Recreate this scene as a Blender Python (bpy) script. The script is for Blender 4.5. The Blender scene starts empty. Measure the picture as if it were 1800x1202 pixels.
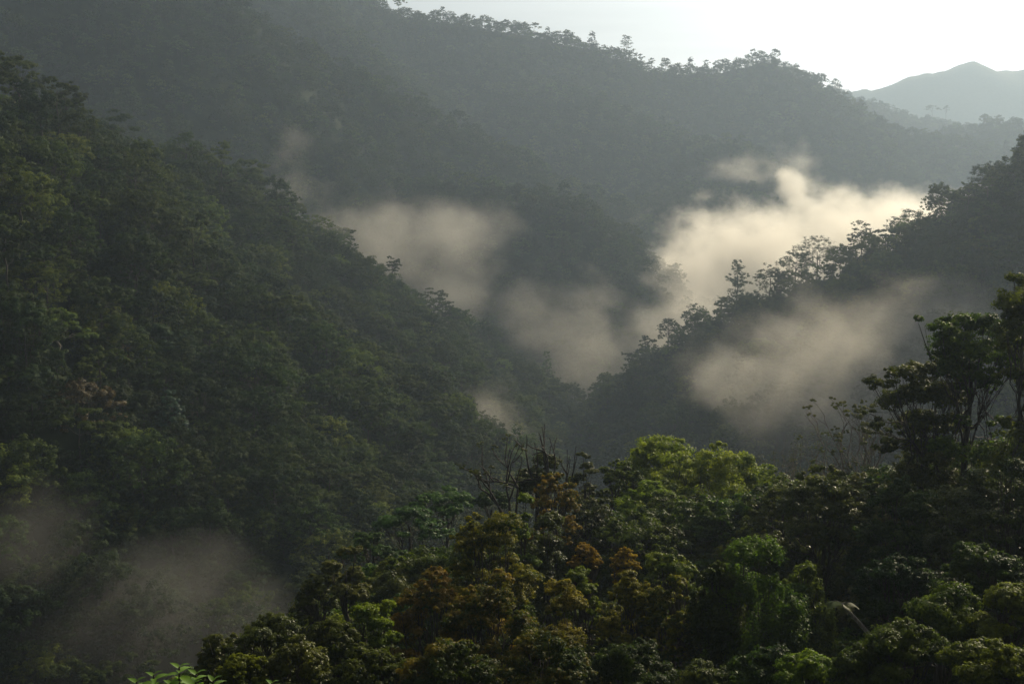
import bpy, math, random, time
import numpy as np
T0 = time.time()
R = math.radians
scene = bpy.context.scene
COL = scene.collection

# ------------------------------------------------------------------ camera
FPX = 2173.0                       # focal length in pixels of the 1800 px wide photograph
PITCH = R(9.7)
cam_d = bpy.data.cameras.new("camera")
cam_d.sensor_width = 36.0
cam_d.lens = 36.0 * FPX / 1800.0
cam_d.clip_start = 0.3
cam_d.clip_end = 30000.0
cam = bpy.data.objects.new("camera", cam_d)
COL.objects.link(cam)
cam.location = (0, 0, 0)
cam.rotation_euler = (R(90) - PITCH, 0, 0)
scene.camera = cam

# ------------------------------------------------------------------ sky, sun, exposure
SUN_EL, SUN_AZ = R(27), R(36)      # azimuth measured clockwise from the view direction (+Y)
world = bpy.data.worlds.new("World")
scene.world = world
world.use_nodes = True
wn, wl = world.node_tree.nodes, world.node_tree.links
wn.clear()
wo = wn.new("ShaderNodeOutputWorld")
bg = wn.new("ShaderNodeBackground")
bg.inputs["Strength"].default_value = 0.04
sky = wn.new("ShaderNodeTexSky")
sky.sky_type = 'NISHITA'
sky.sun_disc = False
sky.sun_elevation = SUN_EL
sky.sun_rotation = SUN_AZ
sky.altitude = 600
sky.air_density = 1.0
sky.dust_density = 3.5
sky.ozone_density = 1.0
# thin high cloud veil: long streaks that whiten and slightly vary the sky
VEIL = 36.0
tc = wn.new("ShaderNodeTexCoord")
mp = wn.new("ShaderNodeMapping")
mp.inputs["Scale"].default_value = (1.2, 1.2, 16.0)
mp.inputs["Rotation"].default_value = (0.0, 0.05, 0.0)
nz = wn.new("ShaderNodeTexNoise")
nz.inputs["Scale"].default_value = 2.2
nz.inputs["Detail"].default_value = 5.0
nz.inputs["Roughness"].default_value = 0.55
mr = wn.new("ShaderNodeMapRange")
mr.inputs["From Min"].default_value = 0.3
mr.inputs["From Max"].default_value = 0.7
mr.inputs["To Min"].default_value = 0.75
mr.inputs["To Max"].default_value = 1.1
hs = wn.new("ShaderNodeHueSaturation")
hs.inputs["Saturation"].default_value = 0.25
# the veil forward-scatters: it is brightest towards the sun, which stands above the frame to the right
SUN_VEC = (math.sin(SUN_AZ) * math.cos(SUN_EL), math.cos(SUN_AZ) * math.cos(SUN_EL), math.sin(SUN_EL))
dt = wn.new("ShaderNodeVectorMath"); dt.operation = 'DOT_PRODUCT'; dt.inputs[1].default_value = SUN_VEC
mxx = wn.new("ShaderNodeMath"); mxx.operation = 'MAXIMUM'; mxx.inputs[1].default_value = 0.0
pw = wn.new("ShaderNodeMath"); pw.operation = 'POWER'; pw.inputs[1].default_value = 4.0
vl = wn.new("ShaderNodeMath"); vl.operation = 'MULTIPLY_ADD'; vl.inputs[1].default_value = VEIL; vl.inputs[2].default_value = 1.0
vm = wn.new("ShaderNodeMath"); vm.operation = 'MULTIPLY'
vc = wn.new("ShaderNodeVectorMath"); vc.operation = 'SCALE'; vc.inputs[0].default_value = (1.0, .975, .925)
mx = wn.new("ShaderNodeVectorMath"); mx.operation = 'ADD'
wl.new(tc.outputs["Generated"], dt.inputs[0]); wl.new(dt.outputs["Value"], mxx.inputs[0]); wl.new(mxx.outputs[0], pw.inputs[0])
wl.new(pw.outputs[0], vl.inputs[0]); wl.new(vl.outputs[0], vm.inputs[0]); wl.new(mr.outputs[0], vm.inputs[1]); wl.new(vm.outputs[0], vc.inputs["Scale"])
wl.new(tc.outputs["Generated"], mp.inputs["Vector"])
wl.new(mp.outputs[0], nz.inputs["Vector"])
wl.new(nz.outputs[0], mr.inputs["Value"])
wl.new(sky.outputs[0], hs.inputs["Color"])
wl.new(hs.outputs[0], mx.inputs[0]); wl.new(vc.outputs[0], mx.inputs[1])
wl.new(mx.outputs[0], bg.inputs["Color"])
wl.new(bg.outputs[0], wo.inputs["Surface"])

sun_d = bpy.data.lights.new("sun", 'SUN')
sun_d.energy = 5.0
sun_d.angle = R(0.5)
sun_d.color = (1.0, 0.86, 0.60)
sun = bpy.data.objects.new("sun", sun_d)
COL.objects.link(sun)
sun.location = (300, 500, 400)
sun.rotation_euler = (R(90) - SUN_EL, 0, math.pi - SUN_AZ)   # lamp shines along its -Z

scene.view_settings.view_transform = 'Standard'
scene.view_settings.look = 'None'
scene.view_settings.exposure = 0.0
scene.view_settings.gamma = 1.0
cy = scene.cycles
cy.max_bounces = 4
cy.diffuse_bounces = 2
cy.glossy_bounces = 1
cy.transmission_bounces = 2
cy.volume_bounces = 1
cy.transparent_max_bounces = 4
cy.caustics_reflective = False
cy.caustics_refractive = False
cy.sample_clamp_indirect = 3.0
cy.sample_clamp_direct = 6.0
cy.volume_step_rate = 1.0
cy.volume_max_steps = 256
try:
    cy.use_denoising = True
    cy.denoiser = 'OPENIMAGEDENOISE'
    cy.denoising_prefilter = 'ACCURATE'
except Exception:
    pass

HAZE_D = 0.00021
HAZE_G = 0.48

def P(u, v, Y):
    """the point at depth Y (metres along +Y) seen at pixel u, v of the photograph"""
    a, b = (u - 900) / FPX, (601 - v) / FPX
    dy = math.cos(PITCH) + b * math.sin(PITCH)
    dz = -math.sin(PITCH) + b * math.cos(PITCH)
    t = Y / dy
    return np.array([a * t, Y, dz * t])

def project(p):
    """numpy (N,3) -> u, v in photograph pixels"""
    p = np.asarray(p, float)
    f = p[:, 1] * math.cos(PITCH) - p[:, 2] * math.sin(PITCH)
    up = p[:, 1] * math.sin(PITCH) + p[:, 2] * math.cos(PITCH)
    return 900 + FPX * p[:, 0] / f, 601 - FPX * up / f

# ------------------------------------------------------------------ mesh helpers
def mesh_np(name, v, f, mats=(), mi=None, tint=None, smooth=False):
    v = np.asarray(v, np.float32)
    me = bpy.data.meshes.new(name)
    me.vertices.add(len(v))
    me.vertices.foreach_set("co", v.ravel())
    nf, k = f.shape
    me.loops.add(nf * k)
    me.loops.foreach_set("vertex_index", f.astype(np.int32).ravel())
    me.polygons.add(nf)
    me.polygons.foreach_set("loop_start", np.arange(0, nf * k, k, dtype=np.int32))
    if mi is not None:
        me.polygons.foreach_set("material_index", mi.astype(np.int32))
    if smooth is not False:
        s = np.ones(nf, bool) if smooth is True else smooth
        me.polygons.foreach_set("use_smooth", s)
    for m in mats:
        me.materials.append(m)
    if tint is not None:
        a = me.attributes.new("tint", 'FLOAT', 'POINT')
        a.data.foreach_set("value", tint.astype(np.float32))
    me.update(calc_edges=True)
    return me

def tag(o, label=None, cat=None, group=None, kind=None):
    if label: o["label"] = label
    if cat: o["category"] = cat
    if group: o["group"] = group
    if kind: o["kind"] = kind
    return o

def link(name, me, parent=None, loc=None):
    o = bpy.data.objects.new(name, me)
    COL.objects.link(o)
    if parent is not None: o.parent = parent
    if loc is not None: o.location = loc
    return o

# ------------------------------------------------------------------ materials
def leaf_mat(name, c1, c2, trans=0.4, rough=0.45, vary=0.35, hue=0.03, spec=0.5):
    m = bpy.data.materials.new(name)
    m.use_nodes = True
    n, l = m.node_tree.nodes, m.node_tree.links
    n.clear()
    out = n.new("ShaderNodeOutputMaterial")
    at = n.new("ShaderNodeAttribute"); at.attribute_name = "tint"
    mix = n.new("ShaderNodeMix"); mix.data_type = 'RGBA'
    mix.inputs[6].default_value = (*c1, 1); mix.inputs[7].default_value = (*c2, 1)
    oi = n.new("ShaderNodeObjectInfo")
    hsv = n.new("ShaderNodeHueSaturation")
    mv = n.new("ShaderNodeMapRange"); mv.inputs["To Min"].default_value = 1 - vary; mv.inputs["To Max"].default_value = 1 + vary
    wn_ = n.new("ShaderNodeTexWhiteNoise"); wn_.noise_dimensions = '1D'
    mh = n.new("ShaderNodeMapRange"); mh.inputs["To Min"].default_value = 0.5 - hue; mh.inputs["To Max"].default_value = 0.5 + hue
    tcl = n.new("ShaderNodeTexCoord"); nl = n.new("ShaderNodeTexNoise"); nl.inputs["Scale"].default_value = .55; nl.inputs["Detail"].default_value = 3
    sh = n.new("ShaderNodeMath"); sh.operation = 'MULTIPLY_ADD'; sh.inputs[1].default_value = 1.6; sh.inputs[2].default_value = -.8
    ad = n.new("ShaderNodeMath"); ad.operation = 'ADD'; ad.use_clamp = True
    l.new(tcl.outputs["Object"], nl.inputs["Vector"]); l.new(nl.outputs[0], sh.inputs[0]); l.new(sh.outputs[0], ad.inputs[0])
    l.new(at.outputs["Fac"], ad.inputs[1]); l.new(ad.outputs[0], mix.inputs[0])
    l.new(oi.outputs["Random"], mv.inputs["Value"])
    l.new(oi.outputs["Random"], wn_.inputs["W"])
    l.new(wn_.outputs["Value"], mh.inputs["Value"])
    l.new(mix.outputs[2], hsv.inputs["Color"])
    l.new(mv.outputs[0], hsv.inputs["Value"])
    l.new(mh.outputs[0], hsv.inputs["Hue"])
    pb = n.new("ShaderNodeBsdfPrincipled")
    pb.inputs["Roughness"].default_value = rough
    pb.inputs["Specular IOR Level"].default_value = spec
    tr = n.new("ShaderNodeBsdfTranslucent")
    gm = n.new("ShaderNodeGamma"); gm.inputs["Gamma"].default_value = 0.9
    ms = n.new("ShaderNodeMixShader"); ms.inputs[0].default_value = trans
    l.new(hsv.outputs[0], pb.inputs["Base Color"])
    l.new(hsv.outputs[0], gm.inputs["Color"])
    l.new(gm.outputs[0], tr.inputs["Color"])
    l.new(pb.outputs[0], ms.inputs[1]); l.new(tr.outputs[0], ms.inputs[2])
    l.new(ms.outputs[0], out.inputs["Surface"])
    return m

def bark_mat(name, c1, c2, rough=0.85):
    m = bpy.data.materials.new(name)
    m.use_nodes = True
    n, l = m.node_tree.nodes, m.node_tree.links
    pb = n["Principled BSDF"]
    tcn = n.new("ShaderNodeTexCoord")
    mpn = n.new("ShaderNodeMapping"); mpn.inputs["Scale"].default_value = (3, 3, 0.6)
    nn = n.new("ShaderNodeTexNoise"); nn.inputs["Scale"].default_value = 4; nn.inputs["Detail"].default_value = 6
    cr = n.new("ShaderNodeValToRGB")
    cr.color_ramp.elements[0].position = 0.35; cr.color_ramp.elements[0].color = (*c1, 1)
    cr.color_ramp.elements[1].position = 0.7; cr.color_ramp.elements[1].color = (*c2, 1)
    bp = n.new("ShaderNodeBump"); bp.inputs["Strength"].default_value = 0.5; bp.inputs["Distance"].default_value = 0.05
    l.new(tcn.outputs["Object"], mpn.inputs[0]); l.new(mpn.outputs[0], nn.inputs["Vector"])
    l.new(nn.outputs[0], cr.inputs[0]); l.new(cr.outputs[0], pb.inputs["Base Color"])
    l.new(nn.outputs[0], bp.inputs["Height"]); l.new(bp.outputs[0], pb.inputs["Normal"])
    pb.inputs["Roughness"].default_value = rough
    return m

M = {
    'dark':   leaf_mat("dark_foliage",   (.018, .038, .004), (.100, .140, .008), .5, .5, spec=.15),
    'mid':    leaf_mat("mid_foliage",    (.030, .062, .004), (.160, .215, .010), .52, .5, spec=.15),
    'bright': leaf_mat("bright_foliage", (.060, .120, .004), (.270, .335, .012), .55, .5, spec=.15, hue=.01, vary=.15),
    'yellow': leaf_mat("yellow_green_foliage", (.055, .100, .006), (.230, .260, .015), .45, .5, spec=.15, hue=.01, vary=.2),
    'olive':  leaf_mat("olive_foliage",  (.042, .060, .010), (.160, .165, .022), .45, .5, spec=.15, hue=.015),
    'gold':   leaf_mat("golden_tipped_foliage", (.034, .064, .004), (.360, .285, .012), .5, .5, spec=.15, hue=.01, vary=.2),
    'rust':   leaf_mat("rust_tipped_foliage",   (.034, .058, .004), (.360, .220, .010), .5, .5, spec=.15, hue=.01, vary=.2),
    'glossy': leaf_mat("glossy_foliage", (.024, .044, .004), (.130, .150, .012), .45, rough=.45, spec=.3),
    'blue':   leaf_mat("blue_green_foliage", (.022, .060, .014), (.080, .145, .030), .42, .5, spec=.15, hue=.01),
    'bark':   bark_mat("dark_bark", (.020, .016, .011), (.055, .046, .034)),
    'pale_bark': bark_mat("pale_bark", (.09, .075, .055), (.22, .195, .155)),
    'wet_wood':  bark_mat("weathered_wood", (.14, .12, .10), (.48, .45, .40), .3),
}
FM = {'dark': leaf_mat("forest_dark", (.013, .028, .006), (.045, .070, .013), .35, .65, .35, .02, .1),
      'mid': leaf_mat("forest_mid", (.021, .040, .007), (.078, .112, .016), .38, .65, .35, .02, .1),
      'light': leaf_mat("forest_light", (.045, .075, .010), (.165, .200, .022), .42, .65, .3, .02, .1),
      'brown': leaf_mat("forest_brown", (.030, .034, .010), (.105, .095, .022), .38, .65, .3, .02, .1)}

# ------------------------------------------------------------------ terrain
# every ridge: crest as (u, v, depth) of its canopy line, minus the height of its trees; slope of its flanks
def crest(pts, drop):
    out = [P(*p) for p in pts]
    for q in out: q[2] -= drop
    return np.array(out)
RIDGES = [
  # name, crest points, flank slope, top rounding
  ('near_slope', crest([(-420,-20,240),(-200,60,280),(0,112,320),(70,155,338),(130,205,350),(210,272,382),(300,300,420),(385,300,446),(440,345,462),
                        (520,388,492),(620,440,525),(700,498,548),(790,530,572),(860,585,592),(960,655,612),(1020,705,620),(1075,800,632)], 14), .90, 6),
  ('back_spur', crest([(60,140,420),(180,210,440),(250,238,452),(330,255,470),(430,312,510),(500,355,545),(570,410,580),(640,490,610)], 14), 1.0, 5),
  ('right_ridge', crest([(2300,-90,420),(2000,120,440),(1800,258,458),(1735,298,466),(1690,368,474),(1650,415,482),(1580,412,490),(1500,448,502),(1440,465,512),
                         (1385,500,524),(1330,520,540),(1250,550,562),(1180,590,585),(1120,640,605),(1060,715,622),(1010,800,632)], 14), .86, 6),
  ('middle_ridge', crest([(-500,-520,800),(100,-250,860),(330,-95,890),(430,0,905),(490,40,920),(560,85,945),(640,118,960),(760,182,990),(880,238,1010),(985,300,1020),
                          (1060,322,1010),(1110,385,985),(1150,470,960),(1180,580,930)], 14), 1.08, 12),
  ('middle_spur', crest([(610,260,880),(700,300,840),(850,310,830),(1000,330,800),(1060,400,780),(1090,480,760),(1110,560,740)], 14), .95, 10),
  ('wooded_knoll', crest([(1060,350,1080),(1130,340,1070),(1200,322,1060),(1265,318,1060),(1320,332,1060),(1385,362,1060),(1420,430,1050)], 14), .85, 10),
  ('far_ridge', crest([(-300,-500,1200),(300,-260,1300),(560,-60,1370),(700,5,1400),(760,14,1405),(840,22,1410),(920,40,1420),(1000,56,1430),(1100,85,1450),(1150,106,1460),(1200,108,1470),
                       (1270,106,1480),(1310,95,1490),(1350,88,1500),(1395,108,1500),(1440,150,1500),(1480,168,1500),(1530,195,1500),(1600,222,1510),
                       (1680,232,1520),(1800,262,1530),(2100,330,1560)], 14), .85, 12),
  ('far_spur', crest([(900,130,1330),(980,140,1290),(1060,165,1260),(1130,200,1240),(1200,232,1220),(1290,240,1190),(1340,272,1170),(1400,310,1150),(1500,335,1140),(1560,400,1130)], 14), .75, 14),
  ('distant_ridge', crest([(1380,120,2050),(1480,160,2050),(1540,175,2060),(1600,195,2080),(1660,205,2100),(1720,222,2120),(1830,260,2150)], 14), .60, 14),
  ('dark_distant_ridge', crest([(1560,260,1750),(1640,232,1740),(1690,214,1730),(1740,205,1720),(1800,204,1720),(1900,190,1720),(2150,150,1720)], 14), .60, 14),
  ('blue_mountain', crest([(u_, np.interp(u_, [1250,1400,1480,1500,1520,1560,1600,1630,1650,1675,1690,1703,1716,1740,1770,1800,1860,1990,2300], [300,205,166,158,160,150,136,130,124,121,113,107,114,121,125,122,118,150,260])
                                    + 2.6 * math.sin(u_ * .21) * math.sin(u_ * .083 + 1) + 1.6 * math.sin(u_ * .47), 3300) for u_ in range(1250, 2300, 9)], 0), .55, 3),
]
# the ground the photographer stands on and the wooded shoulder below
RIDGES += [
  ('home_slope', np.array([(-260,-60,20),(-120,-25,2),(-40,-6,-2.2),(0,-1,-2.2),(18,6,-4),(60,22,-5),(140,50,10)], float), .74, 3),
  ('home_shoulder', np.array([(150,95,12),(90,88,-6),(58,80,-18),(34,84,-26),(14,92,-32),(-4,84,-34),(-14,62,-36),(-17,44,-35)], float), .70, 6),
]
GROUP_I = {r[0]: i for i, r in enumerate(RIDGES)}

def vnoise(x, y, s, seed):
    """smooth value noise, numpy"""
    x = x / s + seed * 17.31; y = y / s + seed * 7.77
    xi, yi = np.floor(x), np.floor(y)
    fx, fy = x - xi, y - yi
    fx, fy = fx * fx * (3 - 2 * fx), fy * fy * (3 - 2 * fy)
    def h(a, b):
        q = np.sin(a * 127.1 + b * 311.7 + seed * 74.7) * 43758.5453
        return q - np.floor(q)
    return ((h(xi, yi) * (1 - fx) + h(xi + 1, yi) * fx) * (1 - fy) + (h(xi, yi + 1) * (1 - fx) + h(xi + 1, yi + 1) * fx) * fy) * 2 - 1

def terrain(x, y, want_id=False):
    x = np.asarray(x, float); y = np.asarray(y, float)
    best = np.full(x.shape, -1e9); bid = np.full(x.shape, -1)
    rr = np.hypot(x, y)
    for i, (nm, c, sl, rnd) in enumerate(RIDGES):
        z = np.full(x.shape, -1e9)
        near = np.full(x.shape, 1e9)
        for a, b in zip(c[:-1], c[1:]):
            d = b[:2] - a[:2]; L2 = (d ** 2).sum() + 1e-9
            t = np.clip(((x - a[0]) * d[0] + (y - a[1]) * d[1]) / L2, 0, 1)
            dist = np.hypot(x - a[0] - t * d[0], y - a[1] - t * d[1])
            near = np.minimum(near, dist)
            zz = a[2] + t * (b[2] - a[2]) - sl * (np.sqrt(dist ** 2 + rnd ** 2) - rnd)
            z = np.maximum(z, zz)
        # gullies and spurs on the flanks, growing away from the crest
        amp = np.clip(near / (60 if rr.mean() < 1e9 else 60), 0, 1)
        big = nm not in ('home_slope', 'home_shoulder')
        if big:
            k = 1.0 + (c[:, 1].mean() > 700) * 1.2 + (c[:, 1].mean() > 3000) * 2.5
            z = z + np.clip(near / (60 * k), 0, 1) * k * (12 * vnoise(x, y, 60 * k, i + 1) + 5 * vnoise(x, y, 23 * k, i + 31) - 4)
        upd = z > best
        best = np.where(upd, z, best); bid = np.where(upd, i, bid)
    floor = -175 + np.clip((700 - rr) / 700, 0, 1) * 40 + 5 * vnoise(x, y, 80, 90)
    bid = np.where(best < floor, GROUP_I['near_slope'] * 0 + 99, bid)
    best = np.maximum(best, floor)
    return (best, bid) if want_id else best

# one ground sheet, a fan around the photographer out to the horizon of hills
nr, na = 640, 840
rad = np.concatenate([[0.5], np.geomspace(2.0, 3950.0, nr - 1)])
t_ = np.linspace(-1, 1, na, endpoint=False)
ang = math.pi * (0.28 * t_ + 0.72 * t_ ** 3)            # finer in front of the camera
RR, AA = np.meshgrid(rad, ang, indexing='ij')
gx, gy = RR * np.sin(AA), RR * np.cos(AA)
gz = terrain(gx, gy)
V = np.stack([gx, gy, gz], -1).reshape(-1, 3)
ii, jj = np.meshgrid(np.arange(nr - 1), np.arange(na), indexing='ij')
j2 = (jj + 1) % na
F = np.stack([ii * na + jj, ii * na + j2, (ii + 1) * na + j2, (ii + 1) * na + jj], -1).reshape(-1, 4)
# forest-floor material with an uneven leafy relief
gm = bpy.data.materials.new("forest_floor")
gm.use_nodes = True
n, l = gm.node_tree.nodes, gm.node_tree.links
pb = n["Principled BSDF"]; pb.inputs["Roughness"].default_value = .95; pb.inputs["Specular IOR Level"].default_value = .1
g = n.new("ShaderNodeNewGeometry")
na_ = n.new("ShaderNodeTexNoise"); na_.inputs["Scale"].default_value = .12; na_.inputs["Detail"].default_value = 8
cr = n.new("ShaderNodeValToRGB")
cr.color_ramp.elements[0].position = .35; cr.color_ramp.elements[0].color = (.010, .017, .006, 1)
cr.color_ramp.elements[1].position = .7; cr.color_ramp.elements[1].color = (.024, .036, .012, 1)
bp = n.new("ShaderNodeBump"); bp.inputs["Distance"].default_value = 1.5; bp.inputs["Strength"].default_value = .8
l.new(g.outputs["Position"], na_.inputs["Vector"]); l.new(na_.outputs[0], cr.inputs[0]); l.new(cr.outputs[0], pb.inputs["Base Color"])
l.new(na_.outputs[0], bp.inputs["Height"]); l.new(bp.outputs[0], pb.inputs["Normal"])
ground = link("hills", mesh_np("hills", V, F[:, ::-1], [gm], smooth=True))
tag(ground, kind="structure")
print("ground", round(time.time() - T0, 1))

# ------------------------------------------------------------------ tree building
def unit(a):
    return a / (np.linalg.norm(a, axis=-1, keepdims=True) + 1e-9)

def leaves(rng, cen, nrm, size, aspect=0.55, tint=None):
    """kite-shaped leaves; cen, nrm (N,3), size (N,)"""
    N = len(cen)
    nrm = unit(nrm)
    r = unit(rng.normal(size=(N, 3)))
    a = unit(np.cross(nrm, r)); b = np.cross(nrm, a)
    s = size[:, None]
    bend = nrm * s * .12
    v = np.empty((N, 4, 3), np.float32)
    v[:, 0] = cen - a * s * .5 - bend
    v[:, 1] = cen - b * s * .5 * aspect + a * s * .05
    v[:, 2] = cen + a * s * .5 - bend
    v[:, 3] = cen + b * s * .5 * aspect + a * s * .05
    f = np.arange(N * 4).reshape(N, 4)
    t = np.repeat(tint if tint is not None else rng.random(N), 4)
    return v.reshape(-1, 3), f, t

def tube(path, rad_, sides=6):
    path = np.asarray(path, float); k = len(path)
    d = np.gradient(path, axis=0); d = unit(d)
    ref = np.array([.3, .2, 1.0]) if abs(d[0][2]) < .9 else np.array([1.0, .1, .0])
    a = unit(np.cross(d, ref)); b = np.cross(d, a)
    th = np.linspace(0, 2 * math.pi, sides, endpoint=False)
    v = path[:, None] + np.asarray(rad_)[:, None, None] * (a[:, None] * np.cos(th)[None, :, None] + b[:, None] * np.sin(th)[None, :, None])
    i, j = np.meshgrid(np.arange(k - 1), np.arange(sides), indexing='ij')
    j2 = (j + 1) % sides
    f = np.stack([i * sides + j, i * sides + j2, (i + 1) * sides + j2, (i + 1) * sides + j], -1).reshape(-1, 4)
    return v.reshape(-1, 3), f

def bez(p0, p1, p2, n=7):
    t = np.linspace(0, 1, n)[:, None]
    return (1 - t) ** 2 * p0 + 2 * t * (1 - t) * p1 + t ** 2 * p2

class Geo:
    def __init__(s): s.v, s.f, s.t, s.n = [], [], [], 0
    def add(s, v, f, t=None):
        s.v.append(v); s.f.append(f + s.n); s.n += len(v)
        s.t.append(t if t is not None else np.zeros(len(v)))
    def arr(s): return np.concatenate(s.v), np.concatenate(s.f), np.concatenate(s.t)

def clump_leaves(rng, g, c, rad3, n, size, tip=0.5, sub=None, hang=0.0):
    """a leafy clump: smaller tufts spread over an ellipsoid, each tuft a burst of leaves"""
    c = np.asarray(c, float); rad3 = np.asarray(rad3, float)
    rm = rad3.mean()
    k = sub or max(5, int(n / 60))
    d = unit(rng.normal(size=(k, 3))); d[:, 2] = np.where(d[:, 2] < -.25, -d[:, 2], d[:, 2])
    tc_ = c + d * rad3 * (rng.uniform(.45, 1.0, (k, 1)))
    tr = rm * rng.uniform(.20, .42, k)
    idx = rng.integers(0, k, n)
    dd = unit(rng.normal(size=(n, 3)))
    rr_ = rng.random(n) ** .45
    flat = np.array([1.15, 1.15, .75])
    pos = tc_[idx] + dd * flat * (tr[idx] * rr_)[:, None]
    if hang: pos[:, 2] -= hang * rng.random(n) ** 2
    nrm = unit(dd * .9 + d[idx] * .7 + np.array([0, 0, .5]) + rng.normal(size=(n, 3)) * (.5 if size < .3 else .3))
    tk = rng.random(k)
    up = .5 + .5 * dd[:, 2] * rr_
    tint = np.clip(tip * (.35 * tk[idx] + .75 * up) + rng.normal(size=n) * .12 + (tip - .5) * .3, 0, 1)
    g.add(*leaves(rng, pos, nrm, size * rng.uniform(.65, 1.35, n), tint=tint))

def crown_clumps(rng, style, H, W, cb):
    """clump centres and radii in tree space for a crown from height cb to H and width W"""
    hc = H - cb; R_ = W / 2; out = []
    if style == 'dome':
        for k in range(34):
            a = rng.uniform(0, 2 * math.pi); q = math.sqrt(rng.random()); z = math.sqrt(max(0, 1 - (q * .95) ** 2)) * rng.uniform(.72, 1.0)
            r = W * rng.uniform(.09, .19)
            out.append((np.array([math.cos(a) * q * (R_ - r * .6), math.sin(a) * q * (R_ - r * .6), cb + .18 * hc + (hc * .82 - r * .5) * z]), np.array([r, r, r * .62])))
        for k in range(24):
            a = rng.uniform(0, 2 * math.pi); r = W * rng.uniform(.09, .15); q = rng.uniform(.55, .88)
            out.append((np.array([math.cos(a) * R_ * q, math.sin(a) * R_ * q, cb + hc * rng.uniform(.02, .6)]), np.array([r, r, r * .75])))
    elif style == 'umbrella':
        for k in range(18):
            a = rng.uniform(0, 2 * math.pi); q = math.sqrt(rng.random()); r = W * rng.uniform(.11, .18)
            out.append((np.array([math.cos(a) * q * (R_ - r * .5), math.sin(a) * q * (R_ - r * .5), H - r * .3 - hc * .55 * q ** 2 - rng.uniform(0, .2) * hc]), np.array([r, r, r * .33])))
    elif style == 'tiered':
        K = 8
        for lv in range(K):
            f = lv / (K - 1); z = cb + hc * (f ** .9) * .95
            rr_ = R_ * (1 - f) ** .8 * rng.uniform(.6, .95); m = max(2, int(6 * (1 - f) + 1.5)); a0 = rng.uniform(0, 6)
            for j in range(m):
                a = a0 + 2 * math.pi * j / m + rng.uniform(-.3, .3); r = W * rng.uniform(.15, .23) * (1 - .3 * f)
                out.append((np.array([math.cos(a) * rr_ * .7, math.sin(a) * rr_ * .7, z + rng.uniform(-.04, .04) * hc]), np.array([r, r, r * .36])))
    elif style == 'open':
        for k in range(15):
            a = rng.uniform(0, 2 * math.pi); q = rng.uniform(.15, .9); r = W * rng.uniform(.10, .17)
            out.append((np.array([math.cos(a) * q * (R_ - r * .5), math.sin(a) * q * (R_ - r * .5), cb + hc * (.25 + .75 * rng.random() * (1.1 - q * .6))]), np.array([r, r, r * .5])))
    elif style == 'column':
        for k in range(26):
            f = rng.random(); a = rng.uniform(0, 2 * math.pi); r = W * rng.uniform(.16, .26)
            rr_ = R_ * math.sin(math.pi * min(.97, .12 + .8 * f)) * rng.uniform(.2, .75)
            out.append((np.array([math.cos(a) * rr_, math.sin(a) * rr_, cb + hc * f * .93]), np.array([r, r, r * .75])))
    elif style == 'draped':
        for k in range(22):
            a = rng.uniform(0, 2 * math.pi); q = math.sqrt(rng.random()); r = W * rng.uniform(.12, .2)
            out.append((np.array([math.cos(a) * q * (R_ - r * .6), math.sin(a) * q * (R_ - r * .6), H - r * .6 - hc * .35 * q ** 2]), np.array([r, r, r * .55])))
        for k in range(26):
            a = rng.uniform(0, 2 * math.pi); r = W * rng.uniform(.06, .1); L = hc * rng.uniform(.15, .38)
            out.append((np.array([math.cos(a) * R_ * .85, math.sin(a) * R_ * .85, H - hc * .32 - L * .8]), np.array([r, r, L])))
    elif style == 'bush':
        for k in range(14):
            a = rng.uniform(0, 2 * math.pi); q = math.sqrt(rng.random()); r = W * rng.uniform(.15, .24)
            out.append((np.array([math.cos(a) * q * (R_ - r * .6), math.sin(a) * q * (R_ - r * .6), cb + (hc - r * .6) * math.sqrt(max(0, 1 - (q * .9) ** 2)) * rng.uniform(.6, 1)]), np.array([r, r, r * .7])))
    return out

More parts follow.
